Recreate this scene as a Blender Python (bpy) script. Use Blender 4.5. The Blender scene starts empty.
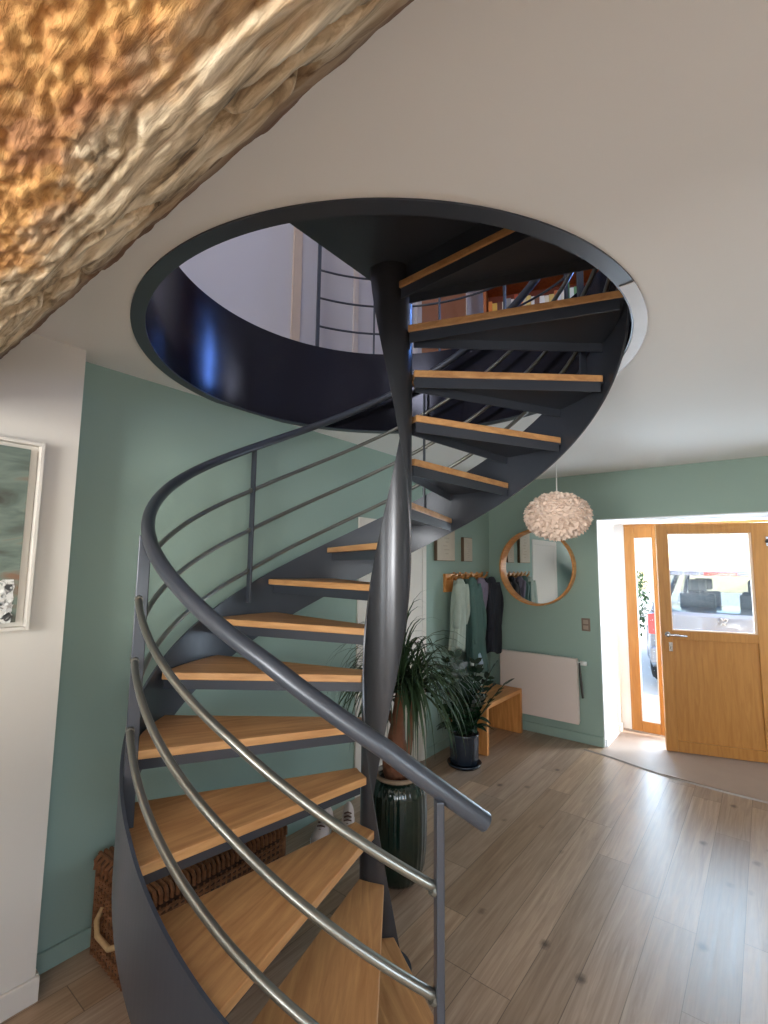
import bpy, bmesh, math, random
from mathutils import Vector, Matrix, noise
random.seed(7)
COL = bpy.context.scene.collection
PI = math.pi
def R(d): return math.radians(d)
def lin(c):
    c = c / 255.0
    return c / 12.92 if c <= 0.04045 else ((c + 0.055) / 1.055) ** 2.4
def rgb(r, g, b): return (lin(r), lin(g), lin(b), 1.0)

# ------------------------------------------------------------------ materials
def new_mat(name):
    m = bpy.data.materials.new(name); m.use_nodes = True
    nt = m.node_tree
    return m, nt, nt.nodes, nt.links, nt.nodes['Principled BSDF']
def mat(name, col, rough=0.6, metal=0.0, noise_amt=0.08, scale=6.0, bump=0.0, bscale=60.0, coat=0.0, spec=0.5):
    m, nt, N, L, b = new_mat(name)
    tc = N.new('ShaderNodeTexCoord')
    n = N.new('ShaderNodeTexNoise'); n.inputs['Scale'].default_value = scale; n.inputs['Detail'].default_value = 4
    L.new(tc.outputs['Object'], n.inputs['Vector'])
    mx = N.new('ShaderNodeMixRGB'); mx.blend_type = 'MIX'
    d = 1 - noise_amt
    mx.inputs[1].default_value = (col[0]*d, col[1]*d, col[2]*d, 1)
    u = 1 + noise_amt
    mx.inputs[2].default_value = (min(1, col[0]*u), min(1, col[1]*u), min(1, col[2]*u), 1)
    L.new(n.outputs['Fac'], mx.inputs[0]); L.new(mx.outputs[0], b.inputs['Base Color'])
    b.inputs['Roughness'].default_value = rough; b.inputs['Metallic'].default_value = metal
    b.inputs['Specular IOR Level'].default_value = spec
    if coat: b.inputs['Coat Weight'].default_value = coat; b.inputs['Coat Roughness'].default_value = 0.08
    if bump:
        n2 = N.new('ShaderNodeTexNoise'); n2.inputs['Scale'].default_value = bscale; n2.inputs['Detail'].default_value = 5
        L.new(tc.outputs['Object'], n2.inputs['Vector'])
        bp = N.new('ShaderNodeBump'); bp.inputs['Strength'].default_value = bump; bp.inputs['Distance'].default_value = 0.01
        L.new(n2.outputs['Fac'], bp.inputs['Height']); L.new(bp.outputs[0], b.inputs['Normal'])
    return m
def wood(name, c1, c2, stretch=(1.0, 14.0, 14.0), rough=0.45, scale=2.2):
    m, nt, N, L, b = new_mat(name)
    tc = N.new('ShaderNodeTexCoord'); mp = N.new('ShaderNodeMapping')
    oi = N.new('ShaderNodeObjectInfo')
    mp.inputs['Scale'].default_value = stretch
    L.new(tc.outputs['Object'], mp.inputs['Vector'])
    ml = N.new('ShaderNodeMath'); ml.operation = 'MULTIPLY'; ml.inputs[1].default_value = 40
    L.new(oi.outputs['Random'], ml.inputs[0])
    ad = N.new('ShaderNodeVectorMath'); ad.operation = 'ADD'
    L.new(mp.outputs[0], ad.inputs[0]); L.new(ml.outputs[0], ad.inputs[1])
    n = N.new('ShaderNodeTexNoise'); n.inputs['Scale'].default_value = scale; n.inputs['Detail'].default_value = 7
    n.inputs['Roughness'].default_value = 0.6; n.inputs['Distortion'].default_value = 0.6
    L.new(ad.outputs[0], n.inputs['Vector'])
    cr = N.new('ShaderNodeValToRGB'); e = cr.color_ramp.elements
    e[0].position = 0.3; e[0].color = c1; e[1].position = 0.72; e[1].color = c2
    L.new(n.outputs['Fac'], cr.inputs[0]); L.new(cr.outputs[0], b.inputs['Base Color'])
    b.inputs['Roughness'].default_value = rough
    bp = N.new('ShaderNodeBump'); bp.inputs['Strength'].default_value = 0.12; bp.inputs['Distance'].default_value = 0.004
    L.new(n.outputs['Fac'], bp.inputs['Height']); L.new(bp.outputs[0], b.inputs['Normal'])
    return m
def glassy(name, tint=(1, 1, 1, 1), refl=0.9):
    m = bpy.data.materials.new(name); m.use_nodes = True
    N = m.node_tree.nodes; L = m.node_tree.links; N.clear()
    o = N.new('ShaderNodeOutputMaterial'); t = N.new('ShaderNodeBsdfTransparent'); g = N.new('ShaderNodeBsdfGlossy')
    g.inputs['Roughness'].default_value = 0.02; t.inputs['Color'].default_value = tint
    f = N.new('ShaderNodeFresnel'); f.inputs['IOR'].default_value = 1.45
    k = N.new('ShaderNodeMath'); k.operation = 'MULTIPLY'; k.inputs[1].default_value = refl
    mx = N.new('ShaderNodeMixShader'); L.new(f.outputs[0], k.inputs[0]); L.new(k.outputs[0], mx.inputs[0])
    L.new(t.outputs[0], mx.inputs[1]); L.new(g.outputs[0], mx.inputs[2]); L.new(mx.outputs[0], o.inputs[0])
    return m

def floor_mat():
    m, nt, N, L, b = new_mat('oak_floor_boards')
    tc = N.new('ShaderNodeTexCoord'); sp = N.new('ShaderNodeSeparateXYZ'); L.new(tc.outputs['Object'], sp.inputs[0])
    def M(op, a, bb=None, cc=None):
        n = N.new('ShaderNodeMath'); n.operation = op
        for i, v in enumerate((a, bb, cc)):
            if v is None: continue
            if isinstance(v, (int, float)): n.inputs[i].default_value = v
            else: L.new(v, n.inputs[i])
        return n.outputs[0]
    W = 0.165; LEN = 1.5
    xs = M('DIVIDE', sp.outputs['X'], W); ix = M('FLOOR', xs); fx = M('SUBTRACT', xs, ix)
    wn = N.new('ShaderNodeTexWhiteNoise'); wn.noise_dimensions = '1D'; L.new(ix, wn.inputs['W'])
    ys = M('ADD', M('DIVIDE', sp.outputs['Y'], LEN), M('MULTIPLY', wn.outputs['Value'], 7.3)); iy = M('FLOOR', ys); fy = M('SUBTRACT', ys, iy)
    cv = N.new('ShaderNodeCombineXYZ'); L.new(ix, cv.inputs[0]); L.new(iy, cv.inputs[1])
    w2 = N.new('ShaderNodeTexWhiteNoise'); w2.noise_dimensions = '2D'; L.new(cv.outputs[0], w2.inputs['Vector'])
    # joints
    ex = M('MINIMUM', fx, M('SUBTRACT', 1.0, fx)); ey = M('MINIMUM', fy, M('SUBTRACT', 1.0, fy))
    jx = M('LESS_THAN', ex, 0.009); jy = M('LESS_THAN', ey, 0.0012); j = M('MAXIMUM', jx, jy)
    # grain
    mp = N.new('ShaderNodeCombineXYZ')
    L.new(M('ADD', M('MULTIPLY', sp.outputs['X'], 44.0), M('MULTIPLY', w2.outputs['Value'], 57.0)), mp.inputs[0])
    L.new(M('MULTIPLY', sp.outputs['Y'], 2.0), mp.inputs[1])
    L.new(M('MULTIPLY', w2.outputs['Value'], 31.0), mp.inputs[2])
    n = N.new('ShaderNodeTexNoise'); n.inputs['Scale'].default_value = 1.0; n.inputs['Detail'].default_value = 7
    n.inputs['Distortion'].default_value = 1.2; n.inputs['Roughness'].default_value = 0.62
    L.new(mp.outputs[0], n.inputs['Vector'])
    cr = N.new('ShaderNodeValToRGB'); e = cr.color_ramp.elements
    e[0].position = 0.28; e[0].color = rgb(144, 113, 86); e[1].position = 0.7; e[1].color = rgb(184, 154, 124)
    L.new(n.outputs['Fac'], cr.inputs[0])
    hs = N.new('ShaderNodeHueSaturation'); L.new(cr.outputs[0], hs.inputs['Color'])
    L.new(M('ADD', M('MULTIPLY', w2.outputs['Value'], 0.42), 0.74), hs.inputs['Value'])
    L.new(M('ADD', M('MULTIPLY', wn.outputs['Value'], 0.25), 0.72), hs.inputs['Saturation'])
    # knots
    vp = N.new('ShaderNodeMapping'); vp.inputs['Scale'].default_value = (5.2, 3.6, 1); L.new(tc.outputs['Object'], vp.inputs['Vector'])
    vo = N.new('ShaderNodeTexVoronoi'); vo.inputs['Scale'].default_value = 1.0; L.new(vp.outputs[0], vo.inputs['Vector'])
    kr = N.new('ShaderNodeMapRange'); kr.inputs['From Min'].default_value = 0.03; kr.inputs['From Max'].default_value = 0.135
    kr.inputs['To Min'].default_value = 0.8; kr.inputs['To Max'].default_value = 0.0
    nz = N.new('ShaderNodeTexNoise'); nz.inputs['Scale'].default_value = 45; L.new(tc.outputs['Object'], nz.inputs['Vector'])
    L.new(M('ADD', vo.outputs['Distance'], M('MULTIPLY', M('SUBTRACT', nz.outputs['Fac'], 0.5), 0.08)), kr.inputs['Value'])
    k1 = N.new('ShaderNodeMixRGB'); L.new(kr.outputs[0], k1.inputs[0]); L.new(hs.outputs[0], k1.inputs[1]); k1.inputs[2].default_value = rgb(58, 40, 26)
    k2 = N.new('ShaderNodeMixRGB'); L.new(M('MULTIPLY', j, 0.6), k2.inputs[0]); L.new(k1.outputs[0], k2.inputs[1]); k2.inputs[2].default_value = rgb(60, 46, 34)
    L.new(k2.outputs[0], b.inputs['Base Color'])
    L.new(M('ADD', M('MULTIPLY', n.outputs['Fac'], 0.15), 0.27), b.inputs['Roughness'])
    bp = N.new('ShaderNodeBump'); bp.inputs['Strength'].default_value = 0.15; bp.inputs['Distance'].default_value = 0.003
    L.new(M('SUBTRACT', n.outputs['Fac'], M('MULTIPLY', j, 0.8)), bp.inputs['Height']); L.new(bp.outputs[0], b.inputs['Normal'])
    return m

def beam_mat():
    m, nt, N, L, b = new_mat('old_beam_wood')
    tc = N.new('ShaderNodeTexCoord'); sp = N.new('ShaderNodeSeparateXYZ'); L.new(tc.outputs['Object'], sp.inputs[0])
    def M(op, a, bb=None):
        n = N.new('ShaderNodeMath'); n.operation = op
        for i, v in enumerate((a, bb)):
            if v is None: continue
            if isinstance(v, (int, float)): n.inputs[i].default_value = v
            else: L.new(v, n.inputs[i])
        return n.outputs[0]
    def nz(sx, sy, sz, det=6, dist=0.0, sc=1.0, rough=.6):
        mp = N.new('ShaderNodeMapping'); mp.inputs['Scale'].default_value = (sx, sy, sz); mp.inputs['Rotation'].default_value = (0, 0, R(6))
        L.new(tc.outputs['Object'], mp.inputs['Vector'])
        n = N.new('ShaderNodeTexNoise'); n.inputs['Scale'].default_value = sc; n.inputs['Detail'].default_value = det
        n.inputs['Distortion'].default_value = dist; n.inputs['Roughness'].default_value = rough
        L.new(mp.outputs[0], n.inputs['Vector']); return n.outputs['Fac']
    fib = nz(6, 60, 60, 6, 0.8); big = nz(4, 7, 7, 4); pit = nz(34, 60, 60, 6, .3)
    def ramp(f, stops):
        cr = N.new('ShaderNodeValToRGB'); el = cr.color_ramp.elements
        el[0].position, el[0].color = stops[0]; el[1].position, el[1].color = stops[-1]
        for p, c in stops[1:-1]:
            q = el.new(p); q.color = c
        L.new(f, cr.inputs[0]); return cr.outputs[0]
    orange = ramp(pit, [(0.25, rgb(140, 92, 50)), (0.45, rgb(196, 142, 84)), (0.6, rgb(222, 172, 108)), (0.8, rgb(238, 202, 144))])
    brown = ramp(fib, [(0.3, rgb(130, 84, 54)), (0.7, rgb(200, 148, 104))])
    grey = ramp(fib, [(0.32, rgb(96, 80, 62)), (0.47, rgb(188, 168, 138)), (0.62, rgb(232, 216, 188))])
    mb = N.new('ShaderNodeMixRGB'); L.new(M('MULTIPLY', M('SUBTRACT', nz(3, 5, 5, 5, .5), 0.52), 12.0), mb.inputs[0])
    L.new(orange, mb.inputs[1]); L.new(brown, mb.inputs[2])
    y = M('ADD', sp.outputs['Y'], M('MULTIPLY', M('SUBTRACT', big, 0.5), 0.22))
    mr = N.new('ShaderNodeMapRange'); mr.inputs['From Min'].default_value = 0.205; mr.inputs['From Max'].default_value = 0.25
    L.new(y, mr.inputs['Value'])
    mx = N.new('ShaderNodeMixRGB'); L.new(mr.outputs[0], mx.inputs[0]); L.new(mb.outputs[0], mx.inputs[1]); L.new(grey, mx.inputs[2])
    # brown arris, with the shadow it recedes into painted as darker colour
    mr2 = N.new('ShaderNodeMapRange'); mr2.inputs['From Min'].default_value = 0.322; mr2.inputs['From Max'].default_value = 0.355
    L.new(M('ADD', sp.outputs['Y'], M('MULTIPLY', M('SUBTRACT', big, 0.5), 0.03)), mr2.inputs['Value'])
    m3 = N.new('ShaderNodeMixRGB'); L.new(mr2.outputs[0], m3.inputs[0]); L.new(mx.outputs[0], m3.inputs[1]); m3.inputs[2].default_value = rgb(112, 84, 64)
    L.new(m3.outputs[0], b.inputs['Base Color']); b.inputs['Roughness'].default_value = 0.8
    bp = N.new('ShaderNodeBump'); bp.inputs['Strength'].default_value = 0.5; bp.inputs['Distance'].default_value = 0.008
    L.new(M('ADD', fib, M('MULTIPLY', pit, 0.6)), bp.inputs['Height']); L.new(bp.outputs[0], b.inputs['Normal'])
    return m

def canvas_mat():
    m, nt, N, L, b = new_mat('teal_rust_canvas')
    tc = N.new('ShaderNodeTexCoord'); mp = N.new('ShaderNodeMapping'); mp.inputs['Scale'].default_value = (1, 4, 12); mp.inputs['Location'].default_value = (0, 0, 3.1)
    L.new(tc.outputs['Object'], mp.inputs['Vector'])
    n = N.new('ShaderNodeTexNoise'); n.inputs['Scale'].default_value = 1.0; n.inputs['Detail'].default_value = 6; n.inputs['Distortion'].default_value = .8
    L.new(mp.outputs[0], n.inputs['Vector'])
    cr = N.new('ShaderNodeValToRGB'); e = cr.color_ramp.elements
    e[0].position = .32; e[0].color = rgb(72, 70, 62); e[1].position = .68; e[1].color = rgb(136, 106, 86)
    q = e.new(.47); q.color = rgb(104, 118, 110); q = e.new(.56); q.color = rgb(122, 136, 126)
    L.new(n.outputs['Fac'], cr.inputs[0]); L.new(cr.outputs[0], b.inputs['Base Color']); b.inputs['Roughness'].default_value = .8
    return m
def patch_mat():
    m, nt, N, L, b = new_mat('white_crumpled_paint')
    tc = N.new('ShaderNodeTexCoord')
    v = N.new('ShaderNodeTexNoise'); v.inputs['Scale'].default_value = 26; v.inputs['Detail'].default_value = 6; v.inputs['Distortion'].default_value = 1.5
    L.new(tc.outputs['Object'], v.inputs['Vector'])
    cr = N.new('ShaderNodeValToRGB'); e = cr.color_ramp.elements
    e[0].position = .4; e[0].color = rgb(70, 72, 74); e[1].position = .52; e[1].color = rgb(236, 236, 234)
    L.new(v.outputs['Fac'], cr.inputs[0]); L.new(cr.outputs[0], b.inputs['Base Color']); b.inputs['Roughness'].default_value = .7
    bp = N.new('ShaderNodeBump'); bp.inputs['Strength'].default_value = .6; bp.inputs['Distance'].default_value = .01
    L.new(v.outputs['Fac'], bp.inputs['Height']); L.new(bp.outputs[0], b.inputs['Normal'])
    return m

MT = {}
MT['green'] = mat('sage_green_paint', rgb(144, 167, 158), .75, noise_amt=.03, scale=2.0, bump=.05, bscale=40)
MT['white'] = mat('warm_white_paint', rgb(220, 215, 208), .8, noise_amt=.02, scale=2.0, bump=.05, bscale=30)
MT['ceil'] = mat('ceiling_paint', rgb(236, 235, 233), .85, noise_amt=.015, scale=1.5)
MT['lilac'] = mat('lilac_white_paint', rgb(206, 202, 206), .8, noise_amt=.03, scale=1.2)
MT['reveal'] = mat('white_reveal_plaster', rgb(236, 238, 240), .8, noise_amt=.02, scale=3, bump=.1, bscale=20)
MT['floor'] = floor_mat()
MT['stone'] = mat('entry_tile', rgb(160, 142, 128), .5, noise_amt=.08, scale=8)
MT['steel'] = mat('anthracite_painted_steel', rgb(66, 71, 81), .34, metal=.3, noise_amt=.06, scale=3, spec=.6)
MT['steel_in'] = mat('anthracite_string_steel', rgb(78, 80, 86), .3, metal=.55, noise_amt=.10, scale=2.5, spec=.6)
MT['drum'] = mat('glossy_dark_drum_steel', rgb(46, 46, 54), .2, metal=.8, noise_amt=.05, scale=2, spec=.7)
MT['rod'] = mat('satin_metal_rod', rgb(134, 135, 130), .3, metal=.85, noise_amt=.06, scale=8)
MT['pale_metal'] = mat('pale_brushed_metal', rgb(176, 166, 160), .5, metal=.45, noise_amt=.12, scale=14)
MT['oak'] = wood('oiled_oak', rgb(178, 126, 78), rgb(218, 168, 114), (1.6, 16, 16), .42)
MT['oakv'] = wood('golden_oak_door', rgb(168, 112, 50), rgb(192, 136, 68), (16, 16, 1.4), .42)
MT['oakb'] = wood('bench_oak', rgb(182, 116, 58), rgb(222, 160, 94), (14, 1.5, 14), .4)
MT['oakbv'] = wood('bench_side_oak', rgb(182, 116, 58), rgb(222, 160, 94), (14, 14, 1.5), .4)
MT['orange_wood'] = wood('orange_pine', rgb(170, 88, 34), rgb(206, 120, 54), (14, 14, 1.5), .5)
MT['beam'] = beam_mat()
MT['canvas'] = canvas_mat(); MT['patch'] = patch_mat()
MT['mirror'] = mat('mirror_silver', (.9, .92, .92, 1), .01, metal=1.0, noise_amt=0)
MT['radiator'] = mat('radiator_enamel', rgb(222, 208, 202), .35, noise_amt=.01)
MT['whitep'] = mat('white_plastic', rgb(232, 232, 230), .4, noise_amt=.01)
MT['bronze'] = mat('brushed_bronze_plate', rgb(128, 110, 98), .4, metal=.5, noise_amt=.05)
MT['chrome'] = mat('satin_chrome', rgb(190, 188, 186), .25, metal=1)
MT['feather'] = mat('cream_feather', rgb(240, 220, 206), .9, noise_amt=.06, scale=20)
MT['vase'] = mat('dark_green_glaze', rgb(14, 36, 28), .15, noise_amt=.25, scale=9, coat=.6)
MT['clay'] = mat('pale_clay_rim', rgb(150, 128, 106), .7)
MT['soil'] = mat('dark_soil', rgb(52, 38, 28), .95, noise_amt=.4, scale=60, bump=.8, bscale=90)
MT['trunk'] = mat('palm_trunk_bark', rgb(112, 70, 48), .85, noise_amt=.35, scale=24, bump=.6, bscale=50)
MT['leaf'] = mat('strap_leaf', rgb(42, 64, 36), .6, noise_amt=.3, scale=5)
MT['leaf2'] = mat('glossy_dark_leaf', rgb(26, 48, 30), .25, noise_amt=.25, scale=8)
MT['bluepot'] = mat('dark_blue_pot', rgb(34, 44, 58), .25, noise_amt=.1, coat=.4)
MT['wicker'] = mat('seagrass', rgb(126, 82, 50), .75, noise_amt=.4, scale=30, bump=.7, bscale=70)
MT['wickerd'] = mat('dark_seagrass', rgb(72, 46, 30), .8, noise_amt=.4, scale=30, bump=.7, bscale=70)
MT['rope'] = mat('pale_rope', rgb(190, 160, 118), .85, noise_amt=.2, scale=60)
MT['coat_grey'] = mat('grey_green_cloth', rgb(160, 172, 162), .9, noise_amt=.12, scale=18)
MT['coat_teal'] = mat('teal_cloth', rgb(76, 106, 102), .85, noise_amt=.12, scale=12)
MT['coat_lilac'] = mat('muted_lilac_cloth', rgb(120, 112, 132), .9, noise_amt=.12, scale=14)
MT['coat_navy'] = mat('dark_navy_cloth', rgb(28, 31, 42), .85, noise_amt=.15, scale=14)
MT['silver'] = mat('shiny_lining', rgb(170, 190, 210), .35, metal=.4)
MT['linen'] = mat('beige_print', rgb(186, 176, 160), .7, noise_amt=.12, scale=9)
MT['linen_edge'] = mat('brown_canvas_edge', rgb(110, 88, 70), .7)
MT['hedge'] = mat('hedge_leaf', rgb(84, 112, 70), .7, noise_amt=.35, scale=12)
MT['gravel'] = mat('pale_gravel', rgb(206, 200, 190), .9, noise_amt=.12, scale=14)
MT['carpaint'] = mat('silver_white_paint', rgb(120, 124, 134), .3, noise_amt=.01, coat=.6)
MT['rubber'] = mat('black_rubber', rgb(28, 28, 30), .7)
MT['seat'] = mat('grey_seat_cloth', rgb(140, 148, 154), .9)
MT['red'] = mat('red_lens', rgb(200, 60, 60), .25, coat=.5)
MT['carglass'] = glassy('tinted_car_glass', (.62, .68, .70, 1), 1.0)
MT['glass'] = glassy('clear_pane', (.97, .98, .98, 1), .9)
MT['shoe'] = mat('off_white_canvas_shoe', rgb(206, 188, 182), .8, noise_amt=.1, scale=20)
MT['shoe_b'] = mat('brown_shoe_trim', rgb(110, 78, 66), .8)
MT['dark'] = mat('dark_strap', rgb(58, 56, 52), .7)
MT['render'] = mat('pale_render', rgb(214, 206, 194), .9, noise_amt=.06)

# ------------------------------------------------------------------ mesh helpers
def obj(name, bm, m, parent=None, smooth=False, bevel=0.0, seg=2, **props):
    me = bpy.data.meshes.new(name)
    bmesh.ops.recalc_face_normals(bm, faces=bm.faces[:])
    if smooth:
        for f in bm.faces: f.smooth = True
    bm.to_mesh(me); bm.free()
    o = bpy.data.objects.new(name, me); COL.objects.link(o)
    if isinstance(m, (list, tuple)):
        for x in m: me.materials.append(x)
    else: me.materials.append(m)
    if bevel:
        md = o.modifiers.new('bevel', 'BEVEL'); md.width = bevel; md.segments = seg; md.limit_method = 'ANGLE'; md.angle_limit = R(40)
    if parent is not None:
        o.parent = parent
    for k, v in props.items(): o[k] = v
    return o
def thing(name, label, cat, loc=(0, 0, 0), rz=0.0, group=None):
    e = bpy.data.objects.new(name, None); COL.objects.link(e); e.location = loc; e.rotation_euler = (0, 0, rz)
    e.empty_display_size = .1
    e['label'] = label; e['category'] = cat
    if group: e['group'] = group
    return e
def tag(o, label, cat, group=None):
    o['label'] = label; o['category'] = cat
    if group: o['group'] = group
    return o
def B(): return bmesh.new()
def box(bm, x0, x1, y0, y1, z0, z1, M=None):
    vs = [bm.verts.new(((x0, x1)[i], (y0, y1)[j], (z0, z1)[k])) for i in (0, 1) for j in (0, 1) for k in (0, 1)]
    for f in ((0, 1, 3, 2), (4, 6, 7, 5), (0, 4, 5, 1), (2, 3, 7, 6), (0, 2, 6, 4), (1, 5, 7, 3)):
        bm.faces.new([vs[i] for i in f])
    if M is not None: bmesh.ops.transform(bm, matrix=M, verts=vs)
    return vs
def tube(bm, pts, r, seg=12, caps=True, rx=None):
    """tube along pts; r number or list; frame keeps 'up' near z"""
    n = len(pts); pts = [Vector(p) for p in pts]; rings = []
    for i, p in enumerate(pts):
        t = (pts[min(i+1, n-1)] - pts[max(i-1, 0)]).normalized()
        up = Vector((0, 0, 1)) if abs(t.z) < .95 else Vector((1, 0, 0))
        a = t.cross(up).normalized(); c = a.cross(t).normalized()
        rr = r[i] if isinstance(r, (list, tuple)) else r
        ra = rr if rx is None else rx
        rings.append([bm.verts.new(p + a*math.cos(2*PI*k/seg)*ra + c*math.sin(2*PI*k/seg)*rr) for k in range(seg)])
    for i in range(n-1):
        for k in range(seg):
            bm.faces.new((rings[i][k], rings[i][(k+1) % seg], rings[i+1][(k+1) % seg], rings[i+1][k]))
    if caps: bm.faces.new(rings[0][::-1]); bm.faces.new(rings[-1])
def lathe(bm, prof, seg=48, c=(0, 0), ribs=0, ramp=0.0, cap=True):
    rings = []
    for r, z in prof:
        ring = []
        for k in range(seg):
            a = 2*PI*k/seg; q = r * (1 + (ramp*math.cos(ribs*a) if ribs else 0))
            ring.append(bm.verts.new((c[0]+q*math.cos(a), c[1]+q*math.sin(a), z)))
        rings.append(ring)
    for i in range(len(prof)-1):
        for k in range(seg):
            bm.faces.new((rings[i][k], rings[i][(k+1) % seg], rings[i+1][(k+1) % seg], rings[i+1][k]))
    if cap:
        if prof[0][0] > 1e-4: bm.faces.new(rings[0][::-1])
        if prof[-1][0] > 1e-4: bm.faces.new(rings[-1])
def prism(bm, poly, z0, z1):
    lo = [bm.verts.new((x, y, z0)) for x, y in poly]; hi = [bm.verts.new((x, y, z1)) for x, y in poly]
    n = len(poly); bm.faces.new(lo[::-1]); bm.faces.new(hi)
    for i in range(n): bm.faces.new((lo[i], lo[(i+1) % n], hi[(i+1) % n], hi[i]))
def wall(name, m, ax, c0, c1, u0, u1, z0, z1, holes=()):
    """ax 'x': slab between x=c0..c1 running along y; ax 'y': between y=c0..c1 running along x"""
    us = sorted({u0, u1, *[h[0] for h in holes], *[h[1] for h in holes]}); zs = sorted({z0, z1, *[h[2] for h in holes], *[h[3] for h in holes]})
    bm = B()
    for a, b_ in zip(us, us[1:]):
        for c, d in zip(zs, zs[1:]):
            mu, mz = (a+b_)/2, (c+d)/2
            if any(h[0] < mu < h[1] and h[2] < mz < h[3] for h in holes): continue
            if ax == 'x': box(bm, c0, c1, a, b_, c, d)
            else: box(bm, a, b_, c0, c1, c, d)
    bmesh.ops.remove_doubles(bm, verts=bm.verts[:], dist=1e-5)
    return obj(name, bm, m, kind='structure')
def smooth_interp(x, tab):
    tab = sorted(tab)
    if x <= tab[0][0]: return tab[0][1] + (x-tab[0][0])*(tab[1][1]-tab[0][1])/(tab[1][0]-tab[0][0])*0
    for (a, va), (b_, vb) in zip(tab, tab[1:]):
        if x <= b_:
            t = (x-a)/(b_-a); return va+(vb-va)*t
    return tab[-1][1]

# ------------------------------------------------------------------ dimensions
CX, CY = -1.27, 1.637           # stair axis
H = 2.45; UF = 2.975            # ceiling, upper floor
HS = 0.18642; DA = 22.22; A0 = -31.27
XW, XG, YN, YS, XE = -2.165, -2.29, 4.70, -2.7, 2.6
HC = (-1.287, 1.643); HR = 1.027
def nose(a): return HS * (1 + (A0 - a) / DA)      # nosing height at angle a (degrees, falling clockwise)
def P(a, r, z=0.0): return Vector((CX + r*math.cos(R(a)), CY + r*math.sin(R(a)), z))

# ------------------------------------------------------------------ room shell
bm = B(); box(bm, -2.6, XE+.2, YS-.2, 4.36, -.12, 0)
# floor reaches the threshold line, which runs slightly askew
fl = obj('floor', bm, MT['floor'], kind='structure')
bm = B()
prism(bm, [(-2.6, 4.36), (XE+.2, 4.36), (XE+.2, 4.9), (-1.21, 4.9), (-2.6, 4.9)], -.12, -.0005)
obj('floor_north', bm, MT['floor'], kind='structure')
bm = B(); prism(bm, [(-1.205, 4.515), (-.75, 4.40), (.2, 4.34), (.2, 5.42), (-1.205, 5.42)], -.002, .004)
obj('floor_entry', bm, MT['stone'], kind='structure')
bm = B()
tp = [(-1.33, 4.53), (-1.10, 4.49), (-.876, 4.42), (-.653, 4.365), (-.3, 4.345), (.2, 4.34)]
for (a, b_), (c, d) in zip(tp, tp[1:]):
    t = Vector((c-a, d-b_, 0)); n_ = Vector((-t.y, t.x, 0)).normalized()*.011
    v = [bm.verts.new((a-n_.x, b_-n_.y, 0)), bm.verts.new((c-n_.x, d-n_.y, 0)), bm.verts.new((c, d, .009)), bm.verts.new((a, b_, .009)),
         bm.verts.new((c+n_.x, d+n_.y, 0)), bm.verts.new((a+n_.x, b_+n_.y, 0))]
    bm.faces.new((v[0], v[1], v[2], v[3])); bm.faces.new((v[3], v[2], v[4], v[5]))
obj('trim_1', bm, MT['pale_metal'], kind='structure')

def holed(name, m, x0, x1, y0, y1, z0, z1, hc, hr, N=128):
    bm = B(); angs = sorted([2*PI*k/N for k in range(N)] + [math.atan2(y-hc[1], x-hc[0]) % (2*PI) for x in (x0, x1) for y in (y0, y1)])
    def outp(a):
        c, s = math.cos(a), math.sin(a); t = 1e9
        if c > 1e-9: t = min(t, (x1-hc[0])/c)
        if c < -1e-9: t = min(t, (x0-hc[0])/c)
        if s > 1e-9: t = min(t, (y1-hc[1])/s)
        if s < -1e-9: t = min(t, (y0-hc[1])/s)
        return hc[0]+c*t, hc[1]+s*t
    rows = []
    for a in angs:
        ix, iy = hc[0]+hr*math.cos(a), hc[1]+hr*math.sin(a); ox, oy = outp(a)
        rows.append([bm.verts.new(p) for p in ((ix, iy, z0), (ox, oy, z0), (ox, oy, z1), (ix, iy, z1))])
    n = len(rows)
    for i in range(n):
        a, b_ = rows[i], rows[(i+1) % n]
        for k in range(4): bm.faces.new((a[k], b_[k], b_[(k+1) % 4], a[(k+1) % 4]))
    return obj(name, bm, m, kind='structure')
holed('ceiling', MT['ceil'], -2.55, XE+.2, YS-.2, 5.6, H, H+.2, HC, HR)
holed('floor_upper', MT['floor'], -2.55, XE+.2, YS-.2, 5.6, H+.2, UF, HC, HR+.0)

wall('wall_left', MT['white'], 'x', -2.45, XW, YS, .733, 0, H)
wall('wall_green', MT['green'], 'x', -2.55, XG, .733, YN+.3, 0, H, holes=[(2.66, 3.42, 0, 1.86)])
wall('wall_north', MT['green'], 'y', YN, YN+.10, XG-.2, XE+.2, 0, H, holes=[(-1.208, .24, 0, 2.017)])
wall('wall_north_outer', MT['render'], 'y', YN+.10, 5.42, XG-.26, XE+.2, 0, H, holes=[(-1.208, .24, 0, 2.017)])
wall('wall_right', MT['white'], 'x', XE, XE+.2, YS, 5.42, 0, H, holes=[(-1.6, .4, .9, 2.1)])
wall('wall_south', MT['white'], 'y', YS-.2, YS, XG-.2, XE+.2, 0, H, holes=[(-1.25, .15, .8, 2.2), (.9, 2.0, .9, 2.1)])
# plaster lining of the entrance reveal
bm = B(); box(bm, -1.209, -1.200, YN-.001, 5.42, 0, 2.012); box(bm, .232, .241, YN-.001, 5.42, 0, 2.012); box(bm, -1.209, .241, YN-.001, 5.42, 2.009, 2.018); box(bm, -1.200, -1.113, 5.34, 5.39, 0, 2.009)
obj('trim_2', bm, MT['reveal'], kind='structure')
wall('added_light_blocker', MT['white'], 'y', -.80, -.70, XW, -.5, 0, 1.3)  # unseen half-height wall, added to keep window light off the lower left
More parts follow.
